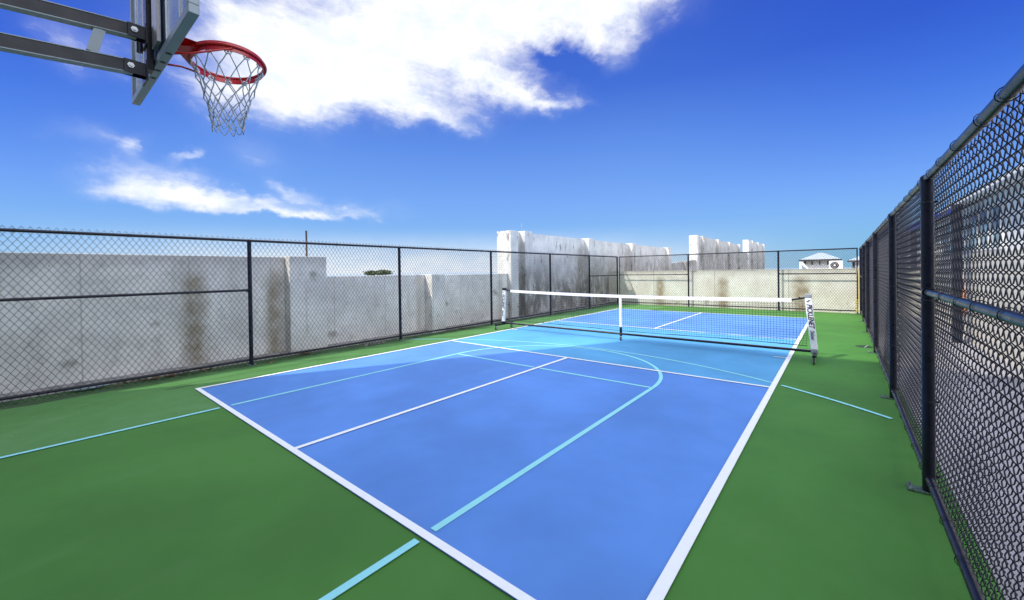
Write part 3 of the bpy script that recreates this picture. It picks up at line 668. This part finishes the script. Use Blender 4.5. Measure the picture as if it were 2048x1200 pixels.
# ------------------------------------------------------------------ basketball goal
hoop = empty('basketball_hoop', (3.2, -3.1, 0), 'grey backboard on black arms with a red rim and white net, upper left', 'basketball hoop')
XL, XR, YB, YF, ZB, ZT = 2.33, 4.097, -0.86, -0.811, 2.93, 4.0
bb = MB()
bb.bbox(XL, XR, YB, YF, ZB, ZB + 0.05, 0.003).bbox(XL, XR, YB, YF, ZT - 0.05, ZT, 0.003)
bb.bbox(XL, XL + 0.05, YB, YF, ZB + 0.0505, ZT - 0.0505, 0.003).bbox(XR - 0.05, XR, YB, YF, ZB + 0.0505, ZT - 0.0505, 0.003)
part(bb, 'board_frame', M_BOARD, hoop)
part(MB().box(XL + 0.051, XR - 0.051, YB + 0.012, YF - 0.012, ZB + 0.051, ZT - 0.051), 'board_panel', M_BPANEL, hoop)
for x in (XL + 0.19, XL + 0.42, XR - 0.22, XR - 0.55):  # flat seams on the back
    part(MB().box(x, x + 0.008, YB + 0.004, YB + 0.0115, ZB + 0.0505, ZT - 0.0505), 'back_seam', M_GALV, hoop)
mc = MB().bbox(3.15, 3.24, YB - 0.04, YB - 0.001, ZB - 0.03, ZT - 0.1, 0.004)
part(mc, 'mounting_channel', M_BLACK, hoop)
for x0_, x1_ in ((3.30, 3.45), (2.98, 3.09)): part(MB().bbox(x0_, x1_, YB - 0.022, YB - 0.001, ZB + 0.08, ZT - 0.1, 0.002), 'channel_flange', M_TAUPE, hoop)
for x in (3.02, 3.18, 3.34, 3.50): part(MB().tube([(x, (YB + YF) / 2, ZB - 0.0015), (x, (YB + YF) / 2, ZB + 0.004)], 0.016, 14), 'drain_hole', M_TYRE, hoop)
def zarm(y, z0): return z0 + 0.115 * (y + 0.82)
xa = 3.245
for zc, y1 in ((3.125, -0.95), (2.892, -0.97)):
    for xx in (xa,):
        a = part(MB().beam((xx, -3.0, zarm(-3.0, zc)), (xx, y1, zarm(y1, zc)), 0.05, 0.072), 'arm', M_BLACK, hoop)
        part(MB().beam((xx, -3.0, zarm(-3.0, zc) - 0.0385), (xx, y1, zarm(y1, zc) - 0.0385), 0.060, 0.005).beam((xx, -3.0, zarm(-3.0, zc) + 0.0385), (xx, y1, zarm(y1, zc) + 0.0385), 0.060, 0.005), 'arm_flange', M_BOARD, a)
    br = MB()
    for s in (-1, 1): br.bbox(xa + s * 0.0285 - 0.003, xa + s * 0.0285 + 0.003, y1 - 0.045, YB - 0.0405, zarm(y1, zc) - 0.046, zarm(y1, zc) + 0.040, 0.003)
    br.bbox(xa - 0.09, xa + 0.05, YB - 0.052, YB - 0.0402, zarm(y1, zc) - 0.07, zarm(y1, zc) + 0.06, 0.002)
    bo = part(br, 'bracket', M_BLACK, hoop)
    part(MB().tube([(xa + 0.0315, y1 - 0.012, zarm(y1, zc)), (xa + 0.042, y1 - 0.012, zarm(y1, zc))], 0.018, 6).tube([(xa + 0.042, y1 - 0.012, zarm(y1, zc)), (xa + 0.050, y1 - 0.012, zarm(y1, zc))], 0.009, 8), 'bolt', M_GALV, bo)
for y in (-1.12, -2.3):
    part(MB().beam((xa, y - 0.03, zarm(y, 2.892) + 0.04), (xa, y + 0.005, zarm(y, 3.125) - 0.04), 0.046, 0.05), 'brace', M_BOARD, hoop)
part(MB().tube([(xa + 0.005, -0.935, 3.045), (xa + 0.005, -0.935, 2.985)], 0.016, 14), 'pivot', M_BLACK, hoop)
part(MB().bbox(3.02, 3.28, -3.2, -3.0, 0.03, 3.35, 0.01), 'pole', M_BLACK, hoop)
part(MB().bbox(2.95, 3.35, -3.3, -2.9, 0.002, 0.029, 0.004), 'base_plate', M_BLACK, hoop)
# rim
RC = Vector((3.255, -0.455, 3.115)); RN = Vector((-0.13, -0.035, 1)).normalized()
ru = Vector((0, 1, 0)); ru = (ru - RN * ru.dot(RN)).normalized(); rv = ru.cross(RN)
def rp(a, r, dz=0.0): return RC + (ru * math.cos(a) + rv * math.sin(a)) * r + RN * dz
rim = MB().tube([rp(a, 0.230) for a in np.linspace(0, 2 * math.pi, 64, endpoint=False)], 0.0095, 10, closed=True)
o = part(rim, 'rim', M_RED, hoop, True)
r2 = MB().tube([rp(a, 0.240, -0.017) for a in np.linspace(0, 2 * math.pi, 64, endpoint=False)], 0.0085, 10, closed=True)
part(r2, 'lower_ring', M_RED, o, True)
bnd = MB(); vs = []; n = 64
for i in range(n):
    a = 2 * math.pi * i / n
    vs += [rp(a, 0.227, -0.012), rp(a, 0.222, -0.050), rp(a, 0.226, -0.050), rp(a, 0.231, -0.012)]
bnd.add(vs, [(4 * i + k, 4 * i + (k + 1) % 4, 4 * ((i + 1) % n) + (k + 1) % 4, 4 * ((i + 1) % n) + k) for i in range(n) for k in range(4)])
part(bnd, 'rim_band', M_RED, o)
for k in range(12):
    a = R(15 + 30 * k); hk = MB()
    pts = []
    for t in np.linspace(0, 2 * math.pi, 10, endpoint=False):
        pts.append(rp(a + 0.085 * math.cos(t), 0.214, -0.050 + 0.014 * math.sin(t)))
    part(hk.tube(pts, 0.0065, 6, closed=True), 'net_hook', M_HOOK, hoop, True)
ya = YF + 0.002; zr_ = RC.z
mp = MB()
mp.bbox(3.13, 3.37, YF + 0.0005, YF + 0.012, 2.97, 3.14, 0.003)
rear_a = [rp(math.pi - 0.55, 0.236), rp(math.pi + 0.55, 0.236)]
mp.add([(3.14, YF + 0.012, 3.128), (3.36, YF + 0.012, 3.135), tuple(rear_a[0]), tuple(rear_a[1]), (3.14, YF + 0.012, 3.06), (3.36, YF + 0.012, 3.06), tuple(rear_a[0] - Vector((0, 0, .035))), tuple(rear_a[1] - Vector((0, 0, .035)))],
       [(0, 1, 3, 2), (4, 6, 7, 5), (0, 2, 6, 4), (1, 5, 7, 3), (0, 4, 5, 1), (2, 3, 7, 6)])
vsx = np.array(mp.v[-8:]);
part(mp, 'rim_bracket', M_RED, hoop)
for s in (-1, 1):
    q = rp(math.pi / 2 * s + (0.15 * s), 0.236, -0.03)
    sx = 1 if (q.x - RC.x) > 0 else -1
    part(MB().tube([(3.25 + 0.10 * sx, YF + 0.012, 3.0), (3.25 + 0.13 * sx, -0.70, 3.03), tuple(q)], 0.0075, 8), 'rim_brace', M_RED, hoop, True)
# net: twelve cords meeting in diamonds, narrowing to the throat
cord = MB()
rad_ = [0.216, 0.196, 0.160, 0.138, 0.124, 0.114, 0.108]; zz_ = [-0.045, -0.135, -0.215, -0.285, -0.350, -0.410, -0.465]
nr = np.random.default_rng(3)
node = {}
for j in range(7):
    for k in range(12):
        a = R(15 + 30 * k) + R(15) * j
        jr = nr.normal(0, 0.004 * j ** 0.5); ja = nr.normal(0, 0.02 * j ** 0.5)
        c = RC + RN * zz_[0] * (j == 0); pz = Vector((RC.x, RC.y, RC.z + zz_[j] + (0.0 if j == 0 else nr.normal(0, 0.006))))
        if j == 0: node[j, k] = rp(a, rad_[0], -0.046)
        else:
            b0 = rp(a + ja, 1.0) - RC; tiltz = b0.z * rad_[j] * (1 - j / 6.0)
            node[j, k] = pz + Vector((b0.x, b0.y, 0)) * (rad_[j] + jr) + Vector((0, 0, tiltz))
def cordseg(p, q, sag=0.006):
    m = (p + q) / 2; ctr = Vector((RC.x, RC.y, m.z)); inw = (ctr - m).normalized()
    cord.tube([p, m + inw * sag * nr.uniform(.2, 1.3) + Vector((0, 0, nr.normal(0, .003))), q], 0.0038, 5)
for j in range(6):
    for k in range(12):
        cordseg(node[j, k], node[j + 1, k]); cordseg(node[j, k], node[j + 1, (k - 1) % 12])
for k in range(12):                                     # bottom loops
    p, q = node[6, k], node[6, (k + 1) % 12]; m = (p + q) / 2 + Vector((nr.normal(0, .004), nr.normal(0, .004), -0.035 - nr.random() * 0.03))
    cord.tube([p, (p + m) / 2 + Vector((0, 0, -.012)), m, (q + m) / 2 + Vector((0, 0, -.012)), q], 0.0035, 5)
for key, p in node.items():
    if key[0] > 0: cord.tube([p + Vector((0, 0, .006)), p - Vector((0, 0, .006))], 0.0042, 6)
part(cord, 'hoop_net', M_CORD, hoop, True)

# ------------------------------------------------------------------ buildings
def window(root, face, a0, a1, z0, z1, pos, frame_m, glass_m, nrm, mull=1):
    """window on a wall plane; face 'x' or 'y' is the plane's axis, pos its place, nrm the outward sign"""
    t = 0.05; fr = MB(); d0, d1 = (pos + nrm * 0.004, pos + nrm * 0.05); lo, hi = min(d0, d1), max(d0, d1)
    def bx(mb, A0, A1, Z0, Z1, l, h):
        if face == 'y': mb.box(A0, A1, l, h, Z0, Z1)
        else: mb.box(l, h, A0, A1, Z0, Z1)
    bx(fr, a0, a1, z0, z0 + t, lo, hi); bx(fr, a0, a1, z1 - t, z1, lo, hi); bx(fr, a0, a0 + t, z0 + t, z1 - t, lo, hi); bx(fr, a1 - t, a1, z0 + t, z1 - t, lo, hi)
    for k in range(1, mull + 1):
        m_ = a0 + (a1 - a0) * k / (mull + 1); bx(fr, m_ - 0.02, m_ + 0.02, z0 + t, z1 - t, lo, hi)
    w = part(fr, 'window', frame_m, root)
    g = MB(); l2, h2 = sorted((pos + nrm * 0.008, pos + nrm * 0.02)); bx(g, a0 + t, a1 - t, z0 + t, z1 - t, l2, h2)
    pass
    part(g, 'pane', glass_m, w)

hb = empty('hotel_building', (6, -6, 0), 'tall white building behind the near end of the court that shades it', 'building')
HX0, HX1, HY, HH = -2.78, 16.0, -4.5, 14.35
part(MB().bbox(HX0, HX1, -14.0, HY, -2.6, HH - 0.9, 0.03), 'wall', M_STUC, hb)
part(MB().box(HX0, HX1, HY - 0.25, HY - 0.002, HH - 0.899, HH).box(HX0, HX0 + 0.25, -14.0, HY - 0.252, HH - 0.899, HH), 'parapet', M_STUC, hb)
for fl_ in range(4):
    for k in range(6):
        a = -1.6 + k * 3.0; window(hb, 'y', a, a + 1.5, 0.9 + fl_ * 3.2, 2.5 + fl_ * 3.2, HY, M_BLACK, M_GLASS, 1)

rb = empty('side_building', (9, 12, 0), 'pale building with blue awning seen through the right fence', 'building')
part(MB().box(8.8, 15.0, 6.5, 42.0, -2.6, 1.75), 'lower_wall', M_CREAM, rb)
part(MB().box(8.9, 15.0, 6.5, 42.0, 1.752, 2.75), 'upper_wall', M_STUC, rb)
part(MB().bbox(8.6, 15.0, 6.4, 42.2, 2.752, 2.86, 0.02), 'roof_edge', M_STUC, rb)
for k in range(11):
    y = 9.0 + k * 3.0; window(rb, 'x', y, y + 2.3, 1.80, 2.60, 8.9, M_STUC, M_PGLASS, -1, 2)
for y in (10.4, 16.4, 22.4, 28.4): part(MB().bbox(8.5, 8.64, y, y + 0.14, -0.03, 2.75, 0.01), 'column', M_BLACK, rb)
aw = MB(); aw.add([(8.59, 10.6, 2.70), (8.59, 13.3, 2.70), (8.1, 13.3, 2.52), (8.1, 10.6, 2.52), (8.59, 10.6, 2.66), (8.59, 13.3, 2.66), (8.1, 13.3, 2.38), (8.1, 10.6, 2.38)],
              [(0, 1, 2, 3), (7, 6, 5, 4), (0, 3, 7, 4), (1, 5, 6, 2), (3, 2, 6, 7), (0, 4, 5, 1)])
part(aw, 'awning', M_AWN, rb)
# orange life vest hanging on the side building's wall
def vest():
    mb = MB()
    out = [(-0.20, 0.0), (-0.22, 0.28), (-0.15, 0.52), (-0.05, 0.56), (0.0, 0.40), (0.05, 0.56), (0.15, 0.52), (0.22, 0.28), (0.18, 0.0), (0.02, -0.05)]
    mb.prism([(11.35 + a, 0.5 + z) for a, z in out], 8.70, 8.79, 'x'); return mb
o = empty('life_vest', (8.75, 11.35, 0.5), 'orange vest hanging on the pale wall seen through the right fence', 'vest')
part(vest(), 'vest_body', M_ORNG, o)
for z_ in (0.62, 0.80): part(MB().box(8.69, 8.699, 11.14, 11.55, z_, z_ + 0.04), 'strap', M_VINYL, o)
part(MB().tube([(8.745, 11.27, 1.03), (8.745, 11.29, 1.25), (8.745, 11.41, 1.25), (8.745, 11.43, 1.03)], 0.035, 8), 'shoulder_loop', M_ORNG, o, True)

# houses beyond the far wall
def house(x0, x1, y, zr, zp, label, zb=-2.6, bx=0.45):
    h = empty('house', ((x0 + x1) / 2, y, zb), label, 'house', 'small houses beyond the far wall')
    part(MB().box(x0 + bx, x1 - bx, y, y + 4.5, zb, zr - 0.02), 'wall', M_STUC, h)
    d = y + 2.25; xm = (x0 + x1) / 2; rl = max(0.2, (x1 - x0) / 2 - 2.3)
    mb = MB(); mb.add([(x0, y - 0.6, zr), (x1, y - 0.6, zr), (x1, y + 5.1, zr), (x0, y + 5.1, zr), (xm - rl, d, zp), (xm + rl, d, zp)],
                      [(0, 1, 5, 4), (1, 2, 5), (2, 3, 4, 5), (3, 0, 4), (3, 2, 1, 0)])
    part(mb, 'roof', M_ROOF, h)
    part(MB().box(x0, x1, y - 0.62, y - 0.601, zr - 0.13, zr + 0.02), 'fascia', M_DWOOD, h)
    n = int((x1 - x0) / 0.75)
    for k in range(n + 1):
        x = x0 + bx + (x1 - x0 - 2 * bx) * k / n
        br = MB().add([(x - 0.04, y - 0.001, zr - 0.15), (x + 0.04, y - 0.001, zr - 0.15), (x - 0.04, y - 0.55, zr - 0.15), (x + 0.04, y - 0.55, zr - 0.15), (x - 0.04, y - 0.001, zr - 0.55), (x + 0.04, y - 0.001, zr - 0.55)],
               [(0, 1, 3, 2), (0, 4, 5, 1), (2, 3, 5, 4), (0, 2, 4), (1, 5, 3)])
        part(br, 'eave_bracket', M_DWOOD, h)
    for s in (x0 + bx + 0.02, x1 - bx - 0.12): part(MB().box(s, s + 0.10, y - 0.05, y - 0.002, zb, zr - 0.15), 'corner_post', M_DWOOD, h)
    return h
h1 = house(3.5, 6.95, 50, 2.30, 3.05, 'small white house with a pale hipped roof right of centre beyond the far wall')
part(MB().box(3.55, 3.75, 49.4, 49.6, -2.6, 2.12), 'stair_post', M_STUC, h1); part(MB().beam((3.76, 49.5, 2.0), (4.6, 49.5, 0.9), 0.1, 0.22), 'stair_rail', M_STUC, h1)
h2 = house(7.35, 10.5, 50, 2.12, 2.75, 'part of a small house with dark eaves at the far right corner')
part(MB().box(8.55, 8.95, 49.9, 49.995, 1.45, 1.95), 'shutter', M_DEAD, h2)
acr = empty('air_conditioner', (6.3, 48.6, 1.2), 'white outdoor air conditioning unit beside the small white house', 'air conditioner')
part(MB().bbox(5.98, 7.02, 48.4, 48.8, 1.22, 2.12, 0.03), 'casing', M_STUC, acr)
part(MB().tube([(6.40, 48.385, 1.68), (6.40, 48.40, 1.68)], 0.33, 24), 'fan_grille', M_DWOOD, acr)
part(MB().tube([(6.40, 48.37, 1.68), (6.40, 48.384, 1.68)], 0.09, 16), 'fan_hub', M_STUC, acr)
part(MB().tube([(6.40 + 0.22 * math.cos(t), 48.375, 1.68 + 0.22 * math.sin(t)) for t in np.linspace(0, 2 * math.pi, 20, endpoint=False)], 0.008, 6, closed=True), 'guard_ring', M_STUC, acr)
tag = MB().box(5.0, 7.4, 48.0, 49.2, -2.6, 1.21)
o = tag.build('rooftop_plinth', M_STUC); o['label'] = 'white plinth under the air conditioning unit beyond the far wall'; o['category'] = 'plinth'

# ------------------------------------------------------------------ poles, tree, odds and ends
o = MB().tube([(-1.88, 2.31, -2.6), (-1.88, 2.31, 1.9), (-1.885, 2.31, 2.45)], 0.018, 10).build('rusty_pipe', M_RUST); shade_auto(o)
o['label'] = 'thin dark pipe sticking up behind the grey concrete pier on the left'; o['category'] = 'pipe'
o = MB().tube([(-1.62, 9.32, 2.895), (-1.62, 9.32, 3.02)], 0.018, 8).tube([(-1.62, 9.32, 3.02), (-1.63, 9.32, 3.17)], 0.007, 6).build('lightning_rod', M_GALV)
o['label'] = 'thin metal rod standing on the second pier of the tall white wall'; o['category'] = 'rod'

tr = empty('flat_topped_tree', (-12.0, 12.0, -2.6), 'dark tree top just showing over the low concrete wall', 'tree')
# placed along the line of sight over the wall at its own distance
TX, TY, TZ = -13.6, 11.35, 1.52
tr.location = (TX, TY, -2.6)
part(MB().tube([(TX, TY, -2.6), (TX + 0.1, TY, -0.6), (TX + 0.05, TY + 0.1, 0.9)], [0.16, 0.12, 0.08], 10), 'trunk', M_BARK, tr, True)
br = MB(); lf = MB(); tn_ = np.random.default_rng(5)
for k in range(16):
    a = k * 2.4; rr_ = 0.25 + 0.75 * tn_.random(); tip = Vector((TX + math.cos(a) * rr_ * 0.62, TY + math.sin(a) * rr_ * 0.62, TZ - 0.03 + 0.16 * tn_.random() + 0.06 * (1 - rr_)))
    br.tube([(TX + 0.05, TY + 0.1, 0.85), tuple((Vector((TX, TY, 1.0)) + tip) / 2 + Vector((0, 0, -0.05))), tuple(tip)], [0.04, 0.025, 0.008], 6)
    for _ in range(110):
        c = tip + Vector((tn_.normal(0, 0.13), tn_.normal(0, 0.13), tn_.normal(0, 0.035)))
        u = Vector(tn_.normal(0, 1, 3)).normalized() * 0.05; v = u.cross(Vector(tn_.normal(0, 1, 3))).normalized() * 0.03
        lf.add([c - u, c + v, c + u, c - v], [(0, 1, 2, 3)])
part(br, 'branches', M_BARK, tr, True); part(lf, 'crown', M_LEAF, tr)

# rubbish along the foot of the left wall
def crumple(c, sx, sy, sz, n, seed, name, mat, label, cat):
    r = np.random.default_rng(seed); bm = bmesh.new(); bmesh.ops.create_icosphere(bm, subdivisions=3, radius=1)
    for v in bm.verts:
        f = 1 + r.normal(0, n); v.co = Vector((c[0] + v.co.x * sx * f, c[1] + v.co.y * sy * f, c[2] + max(-0.2, v.co.z) * sz * f))
    me = bpy.data.meshes.new(name); bm.to_mesh(me); bm.free(); o = link(name, me, mat); o['label'] = label; o['category'] = cat; return o
crumple((-1.20, -0.90, 0.03), 0.07, 0.17, 0.045, 0.13, 1, 'plastic_bag', M_PLAST, 'crumpled pale blue plastic bag at the foot of the wall, lower left', 'bag')
def litter(name, c, spread, n, mat, label, cat, seed, size=0.035):
    r = np.random.default_rng(seed); mb = MB()
    for _ in range(n):
        p = Vector((c[0] + r.normal(0, spread[0]), c[1] + r.normal(0, spread[1]), c[2] + abs(r.normal(0, spread[2]))))
        u = Vector((r.normal(), r.normal(), r.normal() * 0.4)).normalized() * size * r.uniform(.5, 1.2); v = u.cross(Vector((0.2 * r.normal(), 0.2 * r.normal(), 1))).normalized() * size * 0.4
        mb.add([p - u, p + v + Vector((0, 0, .006)), p + u, p - v], [(0, 1, 2, 3)])
    o = mb.build(name, mat); o['label'] = label; o['category'] = cat; return o
litter('dead_leaves', (-1.16, 1.93, 0.012), (0.035, 0.07, 0.03), 60, M_DEAD, 'small heap of dead brown leaves under the second left fence bay', 'leaves', 2)
litter('dry_twigs', (-1.08, 3.42, 0.004), (0.04, 0.13, 0.004), 170, M_CURB, 'flat scatter of dry grey twigs under the left fence beside a post', 'twigs', 4, 0.05)
litter('dry_leaf', (-0.90, 1.22, 0.004), (0.008, 0.02, 0.004), 3, M_DRY, 'yellow dry leaf on the green court by the nearest left fence post', 'leaf', 6, 0.04)
litter('dead_leaves', (-1.12, 6.1, 0.01), (0.05, 0.22, 0.01), 45, M_DEAD, 'thin scatter of brown leaves along the ledge under the third left fence bay', 'leaves', 12, 0.04)
litter('dry_grass', (-1.17, -0.15, 0.01), (0.03, 0.3, 0.012), 60, M_DEAD, 'wisps of dry brown grass along the ledge at lower left', 'grass', 8, 0.05)
structure(MB().strip([(-0.31, -0.25), (-0.29, -0.12), (-0.30, -0.02), (-0.28, 0.05)], 0.02, 0.0042), 'damp_stain', M_GRIME)
structure(MB().strip([(-0.93 + 0.03 * math.sin(t * 3), t) for t in np.linspace(-3.8, -0.6, 20)], 0.05, 0.0042), 'grime_stain', M_GRIME)

# yellow hose in the far right corner
o = empty('yellow_hose', (7.16, 15.45, 0), 'yellow hose hung and heaped in the far right corner of the fence', 'hose')
pts = [(7.20 + 0.02 * math.sin(t * 3), 15.44, 1.5 - 1.2 * t) for t in np.linspace(0, 1, 10)]
part(MB().tube(pts, 0.008, 8), 'hanging_length', M_YELL, o, True)
cl_ = [(7.17 + (0.022 + 0.004 * k / 6) * math.cos(k * 0.8), 15.42 + 0.025 * math.sin(k * 1.1), 0.05 + 0.42 * (1 - k / 44.0) + 0.0) for k in range(44)]
part(MB().tube(cl_, 0.010, 7), 'coil', M_YELL, o, True)
litter('yellow_scrap', (4.35, 15.46, 0.006), (0.03, 0.012, 0.012), 5, M_YELL, 'tiny yellow scrap at the foot of the far fence', 'scrap', 9, 0.05)

# drain notch by the right fence
part_o = empty('drain_opening', (7.12, 8.7, 0), 'dark drain opening in the green court at the foot of the right fence', 'drain')
part(MB().tube([(7.10, 8.70, 0.0015), (7.10, 8.70, 0.0045)], 0.13, 20), 'dark_recess', M_GRIME, part_o)
part(MB().beam((7.10, 8.55, 0.008), (7.16, 8.86, 0.008), 0.012, 0.006), 'grate_bar', M_CORD, part_o)
